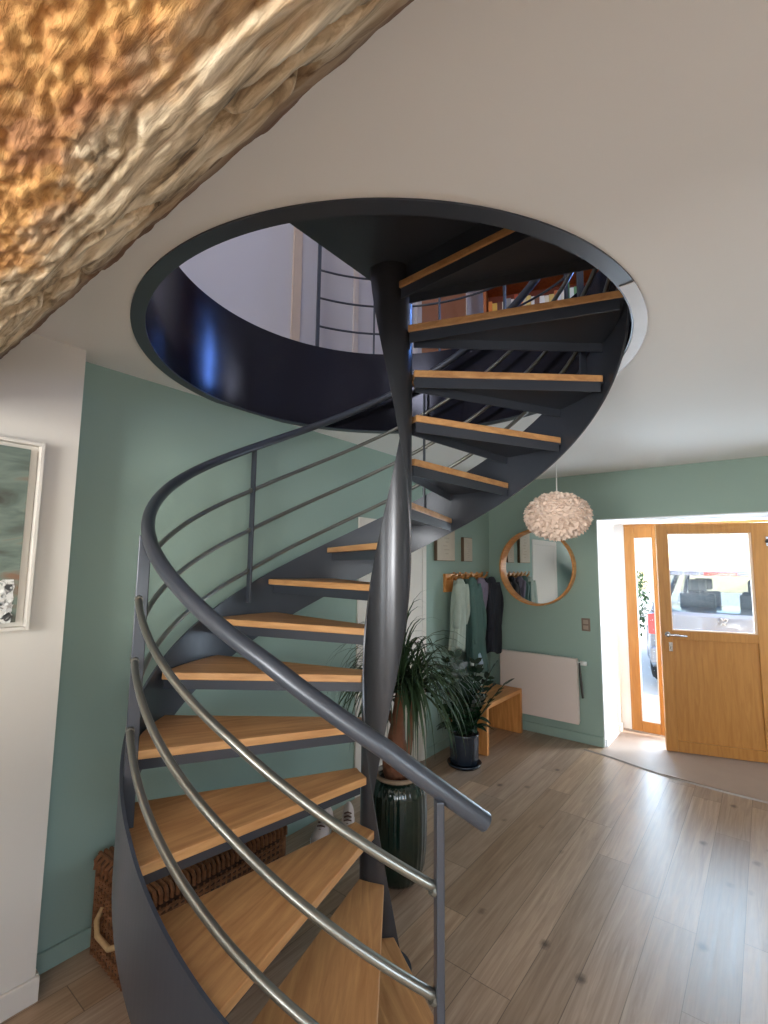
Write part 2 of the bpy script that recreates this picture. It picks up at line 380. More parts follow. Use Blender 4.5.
# upstairs
wall('wall_upper_left', MT['lilac'], 'x', -2.55, XG, YS, 5.5, UF, 5.5)
wall('wall_upper_north', MT['lilac'], 'y', 5.5, 5.65, -2.55, XE+.2, UF, 5.5, holes=[(-.72, -.30, 3.75, 4.95), (.9, 2.1, 3.8, 4.95)])
wall('wall_upper_right', MT['lilac'], 'x', XE, XE+.2, YS, 5.5, UF, 5.5)
wall('wall_upper_south', MT['lilac'], 'y', YS-.2, YS, -2.55, XE+.2, UF, 5.5, holes=[(-.6, 1.4, 3.7, 5.0)])
bm = B(); box(bm, -2.55, XE+.2, YS-.2, 5.65, 5.5, 5.65); obj('ceiling_upper', bm, MT['ceil'], kind='structure')
# thin timber battens upstairs, pale
bm = B(); box(bm, XG, XG+.012, 1.915, 1.985, UF, 5.5); obj('trim_3', bm, mat('pale_batten', rgb(206, 186, 170), .7), kind='structure')
bm = B(); box(bm, XG, XG+.012, 2.50, 2.55, UF, 5.5); obj('trim_4', bm, mat('paler_batten', rgb(214, 202, 196), .7), kind='structure')
# baseboards
def bb(name, m, x0, x1, y0, y1, h=.085):
    bm = B(); box(bm, x0, x1, y0, y1, 0, h); obj(name, bm, m, bevel=.004, kind='structure')
bb('baseboard_left', MT['white'], XW, XW+.014, YS, .745)
bb('baseboard_left_end', MT['white'], XG, XW, .733, .747)
bb('baseboard_green', MT['green'], XG, XG+.014, .747, 2.60, .075)
bb('baseboard_coats', MT['green'], XG, XG+.014, 3.48, YN, .075)
bb('baseboard_north', MT['green'], XG+.014, -1.209, YN-.016, YN, .085)
bb('baseboard_reveal', MT['reveal'], -1.200, -1.186, YN+.02, 5.33, .07)

# window surrounds behind the camera and upstairs
def window(name, ax, c, u0, u1, z0, z1, t=.05, mull=1, m=None):
    e = bpy.data.objects.new(name, None); COL.objects.link(e); e['kind'] = 'structure'
    bm = B(); gb = B()
    def bx(bmm, a, b_, z_, zz, d0, d1):
        if ax == 'y': box(bmm, a, b_, c+d0, c+d1, z_, zz)
        else: box(bmm, c+d0, c+d1, a, b_, z_, zz)
    for a, b_, z_, zz in ((u0, u0+t, z0, z1), (u1-t, u1, z0, z1), (u0+t, u1-t, z0, z0+t), (u0+t, u1-t, z1-t, z1)): bx(bm, a, b_, z_, zz, -.03, .03)
    for k in range(mull):
        q = u0+(u1-u0)*(k+1)/(mull+1); bx(bm, q-.03, q+.03, z0+t, z1-t, -.03, .03)
    bx(gb, u0+t, u1-t, z0+t, z1-t, -.004, .004)
    obj('window_frame', bm, m or MT['whitep'], e); obj('window_pane', gb, MT['glass'], e)
    return e
window('window_1', 'y', YS-.1, -1.25, .15, .8, 2.2, mull=1)
window('window_2', 'y', YS-.1, .9, 2.0, .9, 2.1)
window('window_3', 'x', XE+.1, -1.6, .4, .9, 2.1)
window('window_4', 'y', 5.57, -.72, -.30, 3.75, 4.95, mull=0)
window('window_5', 'y', 5.57, .9, 2.1, 3.8, 4.95)
window('window_6', 'y', YS-.1, -.6, 1.4, 3.7, 5.0)

# interior white door in the green wall
d2 = bpy.data.objects.new('door_1', None); COL.objects.link(d2); d2['kind'] = 'structure'
bm = B(); box(bm, XG-.04, XG+.012, 2.60, 2.66, 0, 1.92); box(bm, XG-.04, XG+.012, 3.42, 3.48, 0, 1.92); box(bm, XG-.04, XG+.012, 2.66, 3.42, 1.86, 1.92)
obj('door_casing', bm, MT['white'], d2, bevel=.004)
bm = B(); box(bm, XG-.045, XG+.008, 2.662, 3.418, .006, 1.858)
obj('door_leaf', bm, MT['white'], d2)
bm = B(); tube(bm, [(XG-.005, 3.36, .95), (XG+.045, 3.36, .95), (XG+.05, 3.26, .95)], .009); obj('door_handle', bm, MT['chrome'], d2, smooth=True)

# ------------------------------------------------------------------ front door and sidelight
w7 = bpy.data.objects.new('window_7', None); COL.objects.link(w7); w7['kind'] = 'structure'
F0, F1 = 5.33, 5.395
bm = B()
box(bm, -1.112, -1.02, F0, F1, .0, 1.985); box(bm, -.862, -.79, F0, F1, 0, 1.985); box(bm, -1.02, -.862, F0, F1, 0, .112); box(bm, -1.02, -.862, F0, F1, 1.875, 1.985)
obj('sidelight_frame', bm, MT['oakv'], w7, bevel=.006)
bm = B(); box(bm, -1.02, -.862, 5.36, 5.366, .112, 1.875); obj('sidelight_pane', bm, MT['glass'], w7)
bm = B()
for z0, z1 in ((.112, .122), (1.865, 1.875)): box(bm, -1.02, -.862, F0+.008, F0+.028, z0, z1)
for x0, x1 in ((-1.02, -1.011), (-.871, -.862)): box(bm, x0, x1, F0+.008, F0+.028, .122, 1.865)
obj('glazing_bead', bm, MT['reveal'], w7)
bm = B(); box(bm, -1.112, .16, F0, F1, 1.985, 2.01); box(bm, .10, .232, F0-.02, F1, 0, 2.01)
box(bm, -.79, -.772, F0+.02, F1, 0, 1.985)
obj('trim_5', bm, MT['oakv'], kind='structure', bevel=.004)
bm = B(); box(bm, -1.20, .232, F0-.01, 5.42, .0, .018); obj('trim_6', bm, MT['pale_metal'], kind='structure')

ang = math.atan2(.217, .683)
dr = bpy.data.objects.new('door_2', None); COL.objects.link(dr); dr['kind'] = 'structure'
dr.location = (-.762, 4.942, .012); dr.rotation_euler = (0, 0, ang)
DW, DH = .865, 1.96
bm = B()
box(bm, 0, .088, 0, .055, 0, DH); box(bm, .715, DW, 0, .055, 0, DH); box(bm, .088, .715, 0, .055, 0, .09); box(bm, .088, .715, 0, .055, .945, 1.02); box(bm, .088, .715, 0, .055, 1.875, DH)
obj('door_frame_rails', bm, MT['oakv'], dr, bevel=.004)
bm = B(); box(bm, .088, .715, .018, .04, .09, .945); obj('door_panel', bm, MT['oakv'], dr)
bm = B(); box(bm, .088, .715, .026, .032, 1.02, 1.875); obj('door_pane', bm, MT['glass'], dr)
bm = B()
for a, b_, c, d in ((.088, .715, 1.02, 1.03), (.088, .715, 1.865, 1.875), (.088, .096, 1.03, 1.865), (.695, .715, 1.03, 1.865)): box(bm, a, b_, .008, .024, c, d)
obj('glazing_bead', bm, mat('pale_bead', rgb(226, 196, 170), .5), dr)
bm = B(); tube(bm, [(.052, 0, .985), (.052, -.05, .985), (.062, -.055, .985), (.19, -.052, .982)], .0095)
lathe(bm, [(0.0, 0), (.024, 0), (.024, .006), (0, .006)], 24)
hv = [v for v in bm.verts if v.co.z < .01]
bmesh.ops.transform(bm, matrix=Matrix.Translation((.052, 0, .985)) @ Matrix.Rotation(R(90), 4, 'X'), verts=hv)
obj('door_handle', bm, MT['chrome'], dr, smooth=True)
bm = B(); box(bm, .055, .085, -.006, 0, .84, .92); box(bm, .066, .074, -.012, -.006, .86, .89); obj('lock_plate', bm, MT['chrome'], dr, bevel=.003)
for z in (.25, 1.0, 1.80):
    bm = B(); tube(bm, [(DW+.004, -.012, z-.05), (DW+.004, -.012, z+.05)], .010); box(bm, DW-.05, DW, -.003, 0, z-.04, z+.04)
    obj('hinge', bm, MT['chrome'], dr)
bm = B(); tube(bm, [(.818, -.004, 1.80), (.818, -.02, 1.80)], .012); tube(bm, [(.818, -.02, 1.815), (.822, -.03, 1.79)], .008); obj('door_stay', bm, MT['dark'], dr)

# ------------------------------------------------------------------ stair well drum
dm = thing('stairwell_drum', 'dark glossy steel drum lining the round opening in the ceiling', 'stairwell ring', (HC[0], HC[1], H))
def ring(bm, r0, r1, z0, z1, a0=0, a1=360, n=160):
    full = a1-a0 >= 360; rows = []
    for i in range(n if full else n+1):
        a = R(a0+(a1-a0)*i/n); c, s = math.cos(a), math.sin(a)
        rows.append([bm.verts.new(p) for p in ((r0*c, r0*s, z0), (r1*c, r1*s, z0), (r1*c, r1*s, z1), (r0*c, r0*s, z1))])
    m = len(rows)
    for i in range(m if full else m-1):
        a, b_ = rows[i], rows[(i+1) % m]
        for k in range(4): bm.faces.new((a[k], b_[k], b_[(k+1) % 4], a[(k+1) % 4]))
    if not full: bm.faces.new(rows[0]); bm.faces.new(rows[-1][::-1])
bm = B(); ring(bm, 1.000, 1.024, 0, UF-H+.004, n=200); dwo = obj('drum_wall', bm, MT['drum'], dm, smooth=True); dwo.modifiers.new('es', 'EDGE_SPLIT').split_angle = R(50)
bm = B(); ring(bm, .980, 1.028, -.007, -.001, n=200); obj('bottom_flange', bm, MT['steel'], dm)
bm = B(); ring(bm, .986, 1.030, -.0105, -.0075, -5.5, 38, 60); obj('pale_rim_strip', bm, MT['pale_metal'], dm, label='pale metal strip on the rim')  # paler metal arc along one stretch of the flange

# ------------------------------------------------------------------ spiral staircase
st = thing('spiral_staircase', 'dark grey steel spiral staircase with oak treads rising through the ceiling', 'staircase', (CX, CY, 0))
def W2L(v): return Vector((v.x-CX, v.y-CY, v.z))
for k in range(15):
    a = A0 - DA*k; z = HS*(k+1)
    def arc(r, a_, b_, n): return [(r*math.cos(R(a_+(b_-a_)*i/n)), r*math.sin(R(a_+(b_-a_)*i/n))) for i in range(n+1)]
    r_in = .104
    outer = arc(.944, 1.4*0, -25.3, 8)
    poly = [(r_in, .001)] + outer + [(.073, -.0965), (.088, -.06)]
    bm = B(); prism(bm, poly, -.030, 0)
    t = obj('tread', bm, MT['oak'], st, bevel=.0035, seg=2)
    t.location = (0, 0, z); t.rotation_euler = (0, 0, R(a))
    # steel tray: plate plus flanges along front and back
    bm = B()
    inset = [(r_in+.002, -.030)] + arc(.950, -2.0, -25.0, 8) + [(.080, -.089), (.092, -.055)]
    prism(bm, inset, -.036, -.030)
    def flange(p, q, th, z0, z1):
        d = Vector((q[0]-p[0], q[1]-p[1])).normalized(); n_ = Vector((-d.y, d.x))*th
        prism(bm, [p, q, (q[0]+n_.x, q[1]+n_.y), (p[0]+n_.x, p[1]+n_.y)], z0, z1)
    flange((r_in, -.036), (.950, -.036), -.006, -.076, -.036)
    ob = (.853*.988, -.403*.985)
    flange((.080, -.088), ob, .006, -.076, -.036)
    tr = obj('support_tray', bm, MT['steel'], t)
# outer string
def band(a0, a1, r0, r1, top, bot, n):
    bm = B(); rows = []
    for i in range(n+1):
        a = a0+(a1-a0)*i/n; zt, zb = top(a), bot(a)
        if zt <= .002: continue
        zb = max(0.0, zb)
        rows.append([bm.verts.new(W2L(P(a, r, z))) for r, z in ((r0, zb), (r1, zb), (r1, zt), (r0, zt))])
    for A_, B_ in zip(rows, rows[1:]):
        for k in range(4): bm.faces.new((A_[k], B_[k], B_[(k+1) % 4], A_[(k+1) % 4]))
    bm.faces.new(rows[0]); bm.faces.new(rows[-1][::-1])
    return bm
def stop(a):
    return min(nose(a) + smooth_interp(-a, [(40, .02), (75, .03), (100, .05), (140, .03), (400, .02)]), UF-.02)
def sbot(a):
    return nose(a) - .292
o = obj('outer_string', band(-36, -362, .956, .966, stop, sbot, 240), MT['steel'], st)
# inner string: a steel sheet bent round the axis, turning with the steps
bm = B(); rows = []; NZ = 160; NA = 26
def e2(z): return -79 - (z-.65)*122.4
for i in range(NZ+1):
    z = UF*i/NZ - .0; z = min(z, 2.93)
    rows.append([[bm.verts.new(W2L(P(e2(z)-126*j/NA, r, z))) for j in range(NA+1)] for r in (.101, .094)])
for i in range(NZ):
    for j in range(NA):
        for s in (0, 1):
            a, b_ = rows[i][s], rows[i+1][s]; bm.faces.new((a[j], a[j+1], b_[j+1], b_[j]))
    for j in (0, NA): bm.faces.new((rows[i][0][j], rows[i][1][j], rows[i+1][1][j], rows[i+1][0][j]))
for i in (0, NZ):
    for j in range(NA): bm.faces.new((rows[i][0][j], rows[i][0][j+1], rows[i][1][j+1], rows[i][1][j]))
bmesh.ops.remove_doubles(bm, verts=bm.verts[:], dist=1e-6)
o = obj('inner_string', bm, MT['steel_in'], st, smooth=True)
o.modifiers.new('es', 'EDGE_SPLIT').split_angle = R(50)
bm = B(); lathe(bm, [(0, 0), (.11, 0), (.11, .008), (0, .008)], 40); obj('base_plate', bm, MT['steel'], st)
# handrail and bars
hoff = [(36, .748), (52, .80), (70, .828), (90, .826), (131, .812), (180, .80), (235, .79), (400, .79)]
def hr(a): return nose(a) + smooth_interp(-a, hoff)
bm = B(); tube(bm, [W2L(P(-38.0-313*i/220, .93, hr(-38.0-313*i/220))) for i in range(221)], .0218, 20, rx=.0218)
o = obj('handrail', bm, MT['steel'], st, smooth=True); o.modifiers.new('es', 'EDGE_SPLIT').split_angle = R(50)
for tab in ([(46, .575), (75, .60), (105, .595), (179, .555), (400, .55)], [(46, .36), (75, .39), (105, .40), (179, .335), (400, .33)], [(46, .15), (75, .165), (105, .185), (179, .113), (400, .11)]):
    bm = B(); tube(bm, [W2L(P(-44.9-309*i/220, .945, nose(-44.9-309*i/220)+smooth_interp(44.9+309*i/220, tab))) for i in range(221)], .0112, 12)
    o = obj('rail_bar', bm, MT['rod'], st, smooth=True)
for i, a in enumerate((-44.9, -112.3, -179, -246, -313)):
    z0 = nose(a)-.06 if i else 0.0
    zt = hr(a)-.018
    bm = B(); c = W2L(P(a, .943, 0)); M_ = Matrix.Translation(c) @ Matrix.Rotation(R(a), 4, 'Z')
    if i == 0: box(bm, -.017, .017, -.009, .009, z0, zt, M_)
    elif i == 1: box(bm, -.026, .0125, -.006, .006, nose(a)-.25, zt, M_)
    else: box(bm, -.022, .0125, -.006, .006, z0, zt, M_)
    po = obj('rail_post', bm, MT['steel'], st, bevel=.003)
    for tab in ([(46, .575), (75, .60), (105, .595), (179, .555), (400, .55)], [(46, .36), (75, .39), (105, .40), (179, .335), (400, .33)], [(46, .15), (75, .165), (105, .185), (179, .113), (400, .11)]):
        z = nose(a)+smooth_interp(-a, tab)
        p0 = W2L(P(a-1.0, .945, z+.003)); p1 = W2L(P(a+(.9 if i else -.5), .945, z-.003))
        bm = B(); tube(bm, [p0, p1], .0132, 12); obj('rail_collar', bm, MT['rod'], po)
# landing: steel plate with oak top, from the last riser round to the free edge
def lpoly(r, ins=0.0):
    pts = [(.10*math.cos(R(-4)), .10*math.sin(R(-4))+.0)]
    pts += [(r*math.cos(R(-4.6-92.2*i/24)), r*math.sin(R(-4.6-92.2*i/24))) for i in range(25)]
    pts += [(-.105, .0), (-.06, .07), (.06, .06)]
    return pts
bm = B(); prism(bm, lpoly(.985), -.075, -.036); ld = obj('landing_plate', bm, MT['steel'], st); ld.location = (0, 0, UF-.0)
bm = B(); prism(bm, lpoly(.985), -.034, 0.0); lo = obj('landing_top', bm, MT['oak'], st); lo.location = (0, 0, UF)
bm = B(); box(bm, .10, .955, -.004, .004, -.158, -.036, Matrix.Rotation(R(-6.2), 4, 'Z')); o = obj('landing_fascia', bm, MT['steel'], st); o.location = (0, 0, UF)
# upstairs guard rail standing on the drum
gr = thing('guard_railing', 'thin dark steel guard railing around the opening upstairs', 'railing', (HC[0], HC[1], UF))
for z in (.15, .345, .54, .735, .93):
    bm = B(); tube(bm, [(1.012*math.cos(R(155-175*i/80)), 1.012*math.sin(R(155-175*i/80)), z) for i in range(81)], .007 if z < .9 else .02, 10)
    obj('rail_bar' if z < .9 else 'handrail', bm, MT['steel'], gr, smooth=True)
for a in (155, 133.4, 108.3, 83, 58, 33, 8, -17):
    bm = B(); box(bm, -.010, .010, -.006 if a != 155 else -.010, .006 if a != 155 else .010, 0, .93, Matrix.Rotation(R(a), 4, 'Z') @ Matrix.Translation((1.012, 0, 0)))
    obj('rail_post', bm, MT['steel'], gr)

# ------------------------------------------------------------------ old beam along x
bm = B(); NX, NY = 860, 270
x0b, x1b = XW-.02, XE
def fb(v, s, o=0): return noise.fractal(Vector((v[0]*s[0]+o, v[1]*s[1], v[2]*s[2])), 1.0, 2.0, 4)
xs = []
for i in range(NX+1):
    t = i/NX
    xs.append(x0b + (x1b-x0b)*(t**1.6))      # denser at the end the camera sees
prof = []
# cross-section path: from the ceiling down the far side, along the underside, up the near side
cs = [(.45, 2.47), (.425, 2.38), (.395, 2.28), (.368, 2.215), (.342, 2.165), (.305, 2.125), (.25, 2.10), (.17, 2.085), (.06, 2.09), (-.04, 2.13), (-.10, 2.20), (-.13, 2.30), (-.14, 2.47)]
L_ = [0]
for a, b_ in zip(cs, cs[1:]): L_.append(L_[-1]+math.dist(a, b_))
for j in range(NY+1):
    s = L_[-1]*j/NY
    for k in range(len(L_)-1):
        if s <= L_[k+1]+1e-9:
            u = (s-L_[k])/(L_[k+1]-L_[k]); a, b_ = cs[k], cs[k+1]; prof.append((a[0]+(b_[0]-a[0])*u, a[1]+(b_[1]-a[1])*u)); break
cm = (.17, 2.42)
rows = []
for i, x in enumerate(xs):
    row = []
    for j, (y, z) in enumerate(prof):
        v = (x, y, z)
        d = Vector((0, y-cm[0], z-cm[1])).normalized()
        core = 1/(1+math.exp((y + .10*noise.noise(Vector((x*2.2, y*3, 5))) - .205)*40))      # decayed heart, near side
        h = .012*noise.noise(Vector((x*1.3, y*2, z*2)))
        ridg = abs(noise.noise(Vector((x*3+y*2, y*42-x*4, z*42)))); crk = abs(noise.noise(Vector((x*2.2+7, y*17-x*2, z*17))))
        h += (1-core)*(.011*(.4-ridg) + .007*fb(v, (7, 70, 70)) - .022*math.exp(-(crk/.05)**2) + .003)
        pit = noise.noise(Vector((x*46, y*80, z*80))); pit2 = noise.noise(Vector((x*20, y*44, z*44+4)))
        h += core*(.005*pit2 + .0035*pit + .005*fb(v, (40, 90, 90)) - .010)
        e = min(1, min(j, NY-j)/4)
        row.append(bm.verts.new((x, y+.012+d.y*h*e, z+d.z*h*e)))
    rows.append(row)
for i in range(NX):
    for j in range(NY): bm.faces.new((rows[i][j], rows[i+1][j], rows[i+1][j+1], rows[i][j+1]))
beam = tag(obj('ceiling_beam', bm, MT['beam'], smooth=True), 'rough weathered old timber beam crossing under the ceiling', 'beam')
beam['kind'] = 'structure'; beam.name = 'trim_7'
del beam['kind']; beam.name = 'ceiling_beam'

# ------------------------------------------------------------------ painting
pt = thing('painting', 'abstract teal and rust painting in a white floating frame on the white wall', 'painting', (XW, .26, 1.675))
PX = .035
bm = B(); y0, y1, z0, z1 = -.42, .35, -.348, .348
box(bm, 0, PX, y0, y0+.013, z0, z1); box(bm, 0, PX, y1-.013, y1, z0, z1); box(bm, 0, PX, y0+.013, y1-.013, z0, z0+.013); box(bm, 0, PX, y0+.013, y1-.013, z1-.013, z1)
box(bm, 0, .004, y0+.013, y1-.013, z0+.013, z1-.013)
obj('frame', bm, MT['white'], pt, bevel=.002)
bm = B()
box(bm, .004, .024, y0+.035, y1-.042, z0+.03, z1-.03)
obj('canvas', bm, MT['canvas'], pt)
bm = B(); nn = 14; g = []
for i in range(nn+1):
    r_ = []
    for j in range(nn+1):
        y = .05+.245*i/nn; z = -.315+.13*j/nn
        r_.append(bm.verts.new((.025+.008*random.random()*(0 < i < nn)*(0 < j < nn), y+.004*random.uniform(-1, 1), z+.006*random.uniform(-1, 1)+.02*i/nn*(j == nn))))
    g.append(r_)
for i in range(nn):
    for j in range(nn): bm.faces.new((g[i][j], g[i+1][j], g[i+1][j+1], g[i][j+1]))
obj('relief_patch', bm, MT['patch'], pt, label='crumpled white and grey relief patch')

# ------------------------------------------------------------------ pictures over the coat rack
def canvas_pic(y0, y1, z0, z1, lab):
    e = thing('wall_canvas', lab, 'picture', (XG, (y0+y1)/2, (z0+z1)/2), group='small canvases above the coat rack')
    w, h = (y1-y0)/2, (z1-z0)/2
    bm = B(); box(bm, 0, .03, -w, w, -h, h); obj('stretched_side', bm, MT['linen_edge'], e)
    bm = B(); box(bm, .03, .032, -w+.004, w-.004, -h+.004, h-.004); obj('printed_face', bm, MT['linen'], e)
    bm = B()
    for k in range(9):
        zz = -h*.7+1.4*h*k/8; box(bm, .032, .0325, -w*.12*(1+(k % 3)), w*.12*(1+((k+1) % 3)), zz, zz+h*.05)
    obj('faint_drawing', bm, mat('grey_ink', rgb(172, 162, 147), .8), e)
canvas_pic(3.62, 3.93, 1.62, 2.02, 'larger beige canvas, left of the two above the coats')
canvas_pic(4.10, 4.27, 1.62, 1.85, 'small narrow beige canvas nearer the corner above the coats')

# ------------------------------------------------------------------ coat rack and coats
ck = thing('coat_rack', 'oak board coat rack with wooden pegs on the wall', 'coat rack', (XG, 4.14, 1.42))
bm = B(); box(bm, 0, .024, -.37, .37, -.08, .085); obj('board', bm, MT['oakb'], ck, bevel=.003)
for k in range(7):
    y = -.33+.11*k; bm = B()
    tube(bm, [(.022, y, .035), (.060, y, .045), (.085, y, .07), (.09, y, .098)], [.012, .011, .012, .014], 10)
    obj('peg', bm, MT['oakb'], ck, smooth=True)
def cloth(name, lab, m, y, zt, zb, w0, w1, d, seed, cat='coat', extra=None, xo=.05, hood=True, sleeve=True, lean=0.0):
    e = thing(name, lab, cat, (XG+xo, y, zt), group='coats on the rack')
    rnd = random.Random(seed); L = zt-zb
    bm = B(); n = 40; rows = []; ph = [rnd.uniform(0, 6.28) for _ in range(4)]
    for i in range(27):
        t = i/26; z = -L*t
        w = w0*(.30+.70*min(1, t/.22)**.7) if t < .22 else w0+(w1-w0)*(t-.22)/.78
        dd = d*(.35+.65*math.sin(min(1, t/.12)*PI/2))*(1-.25*t)
        ring_ = []
        for k in range(n):
            a = 2*PI*k/n
            f = 1+.17*t**.5*math.sin(5*a+ph[0]+2*t)+.13*t**.5*math.sin(11*a+ph[1]-t*4)+.04*math.sin(3*a+ph[2])
            yy = math.cos(a)*w*.5*f + lean*t; xx = max(.0, dd*.5+math.sin(a)*dd*.5*f)
            ring_.append(bm.verts.new((xx, yy, z+.022*math.sin(3*a+ph[3])*t**3)))
        rows.append(ring_)
    for i in range(26):
        for k in range(n): bm.faces.new((rows[i][k], rows[i][(k+1) % n], rows[i+1][(k+1) % n], rows[i+1][k]))
    bm.faces.new(rows[0][::-1]); bm.faces.new(rows[-1])
    obj('garment_body', bm, m, e, smooth=True)
    if sleeve:
        for s, ln in ((-1, .62), (1, .58)):
            bm = B(); pts = []; rr = []
            for i in range(13):
                t = i/12; pts.append((d*.62+.02*math.sin(3*t), s*(w0*.36+.025*math.sin(2.4*t))+lean*t*ln, -.06*L-ln*L*t)); rr.append(.036*(1-.25*t)*(1+.12*math.sin(9*t+seed)))
            tube(bm, pts, rr, 12); obj('sleeve', bm, m, e, smooth=True)
    if hood:
        bm = B(); hr_ = [(.0, .02), (.03, .015), (.052, -.02), (.06, -.07), (.045, -.12), (.0, -.15)]
        lathe(bm, [(r, z) for r, z in hr_], 20); 
        for v in bm.verts: v.co.x = v.co.x*.8+d*.55; v.co.z += .0
        obj('hood', bm, m, e, smooth=True)
    if extra: extra(e, L, d)
    return e
cloth('jacket', 'pale grey green jacket hanging leftmost on the rack', MT['coat_grey'], 3.87, 1.445, .84, .16, .19, .12, 1, 'jacket', lean=-.03)
def lining(e, L, d):
    bm = B(); tube(bm, [(d*.7, .07, -L*.80), (d*.72, .09, -L*.9), (d*.7, .10, -L*.99)], [.02, .032, .012], 10); obj('shiny_cuff', bm, MT['silver'], e, smooth=True, label='shiny pale lining tip')
    bm = B(); tube(bm, [(d*.7, -.06, -L*.86), (d*.72, -.05, -L*.96)], [.022, .012], 10); obj('white_tag', bm, MT['whitep'], e, smooth=True)
cloth('long_coat', 'long teal green coat hanging in the middle of the rack', MT['coat_teal'], 4.07, 1.455, .60, .20, .30, .15, 2, 'coat', lining, lean=.16)
cloth('cardigan', 'muted lilac garment squeezed between teal coat and navy jacket', MT['coat_lilac'], 4.225, 1.45, 1.12, .10, .09, .17, 3, 'cardigan', sleeve=False)
cloth('jacket', 'dark navy jacket hanging rightmost nearest the corner', MT['coat_navy'], 4.45, 1.455, .74, .26, .32, .17, 4, 'jacket', lean=.03)

# ------------------------------------------------------------------ mirror
mi = thing('round_mirror', 'round mirror with a deep oak rim on the green wall', 'mirror', (-1.770, YN, 1.572))
Mx = Matrix.Rotation(R(90), 4, 'X')
bm = B(); lathe(bm, [(.350, .001), (.372, .001), (.372, .078), (.368, .081), (.360, .081), (.356, .078), (.354, .012), (.350, .001)], 96, cap=False)
bmesh.ops.transform(bm, matrix=Mx, verts=bm.verts); obj('oak_rim', bm, MT['oakb'], mi, smooth=False)
bm = B(); lathe(bm, [(0, .002), (.353, .002), (.353, .012), (0, .012)], 96); bmesh.ops.transform(bm, matrix=Mx, verts=bm.verts); obj('mirror_glass', bm, MT['mirror'], mi)

# ------------------------------------------------------------------ radiator
ra = thing('radiator', 'flat cream panel radiator below the round mirror', 'radiator', (-1.772, YN-.0015, .172))
bm = B(); box(bm, -.375, .375, -.085, -.045, .0, .575); obj('front_panel', bm, MT['radiator'], ra, bevel=.006, seg=3)
bm = B(); box(bm, -.37, .37, -.045, -.02, .015, .56); box(bm, -.25, -.22, -.02, 0, .1, .5); box(bm, .22, .25, -.02, 0, .1, .5)
for k in range(24): box(bm, -.36+.031*k, -.345+.031*k, -.045, -.03, .565, .573)
obj('back_convector', bm, MT['radiator'], ra)
bm = B(); tube(bm, [(.375, -.065, .54), (.40, -.065, .54)], .011, 12); tube(bm, [(.40, -.065, .54), (.455, -.065, .54)], [.021, .019], 16); obj('thermostat_valve', bm, MT['whitep'], ra, smooth=True)
sh = B(); pts = [(0, 0, 0), (.004, 0, -.08), (.012, 0, -.18), (.022, 0, -.30)]
tube(sh, pts, [.006, .009, .012, .010], 10, rx=.016)
o = tag(obj('hanging_strap', sh, MT['dark'], smooth=True), 'dark narrow strap hanging beside the radiator under its white valve', 'strap'); o.location = (-1.365, YN-.118, .72)
# switch plate
sw = thing('wall_switch', 'small double bronze switch plate between mirror and entrance door', 'switch', (-1.329, YN, 1.052))
bm = B(); box(bm, -.038, .038, -.008, 0, -.058, .058); obj('plate', bm, MT['bronze'], sw, bevel=.003)
for z in (-.025, .025):
    bm = B(); box(bm, -.022, .022, -.014, -.008, z-.018, z+.018); obj('rocker', bm, mat('pale_bronze', rgb(160, 142, 128), .4, metal=.3), sw, bevel=.002)

# ------------------------------------------------------------------ bench
be = thing('bench', 'low oak waterfall bench under the coats', 'bench', (-2.09, 4.225, 0))
bm = B(); box(bm, -.175, .175, -.375, .375, .372, .408); obj('seat_board', bm, MT['oakb'], be, bevel=.004)
for y0, y1 in ((-.375, -.335), (.335, .375)):
    bm = B(); box(bm, -.175, .175, y0, y1, 0, .372); obj('side_panel', bm, MT['oakbv'], be, bevel=.004)

# ------------------------------------------------------------------ pendant lamp
pl = thing('pendant_lamp', 'round pendant lamp covered in cream feathers hanging on a white cord', 'lamp', (-1.03, 3.1, 1.905))
bm = B(); rnd = random.Random(3); RX, RZ = .200, .147
core_pts = []
for ring_i in range(26):
    th = PI*(ring_i+.5)/26; m_ = max(8, int(72*math.sin(th)))
    for k in range(m_):
        ph = 2*PI*(k+rnd.random()*.5)/m_
        c = Vector((RX*math.sin(th)*math.cos(ph), RX*math.sin(th)*math.sin(ph), RZ*math.cos(th)))
        nrm = Vector((c.x/RX**2, c.y/RX**2, c.z/RZ**2)).normalized()
        tang = Vector((-math.sin(ph), math.cos(ph), 0)); up = nrm.cross(tang)
        tw = rnd.uniform(-.9, .9); s_ = (tang*math.cos(tw)+up*math.sin(tw)).normalized()
        ln = rnd.uniform(.018, .028); wd = rnd.uniform(.018, .028)
        dir_ = (nrm+up*rnd.uniform(-.6, .6)+tang*rnd.uniform(-.6, .6)).normalized()
        rows_ = []
        for q in range(4):
            t = q/3; cen = c - nrm*.012 + dir_*ln*t + Vector((0, 0, -.006*t*t)); w_ = wd*math.sin(PI*(.22+.60*t))
            rows_.append([bm.verts.new(cen - s_*w_*.5), bm.verts.new(cen+nrm*.003*(1-t)+dir_*.003), bm.verts.new(cen + s_*w_*.5)])
        for q in range(3):
            for u in range(2): bm.faces.new((rows_[q][u], rows_[q][u+1], rows_[q+1][u+1], rows_[q+1][u]))
obj('feather_shade', bm, MT['feather'], pl, smooth=True)
bm = B(); lathe(bm, [(0, -.136), (.10, -.12), (.160, -.065), (.184, 0), (.160, .065), (.10, .12), (0, .136)], 40); obj('shade_core', bm, MT['feather'], pl, smooth=True)
bm = B(); tube(bm, [(0, 0, .12), (0, 0, H-1.905)], .0035, 8); obj('cord', bm, MT['whitep'], pl)
bm = B(); lathe(bm, [(0, H-1.905-.03), (.045, H-1.905-.025), (.05, H-1.905), (0, H-1.905)], 24); obj('ceiling_rose', bm, MT['whitep'], pl, smooth=True)

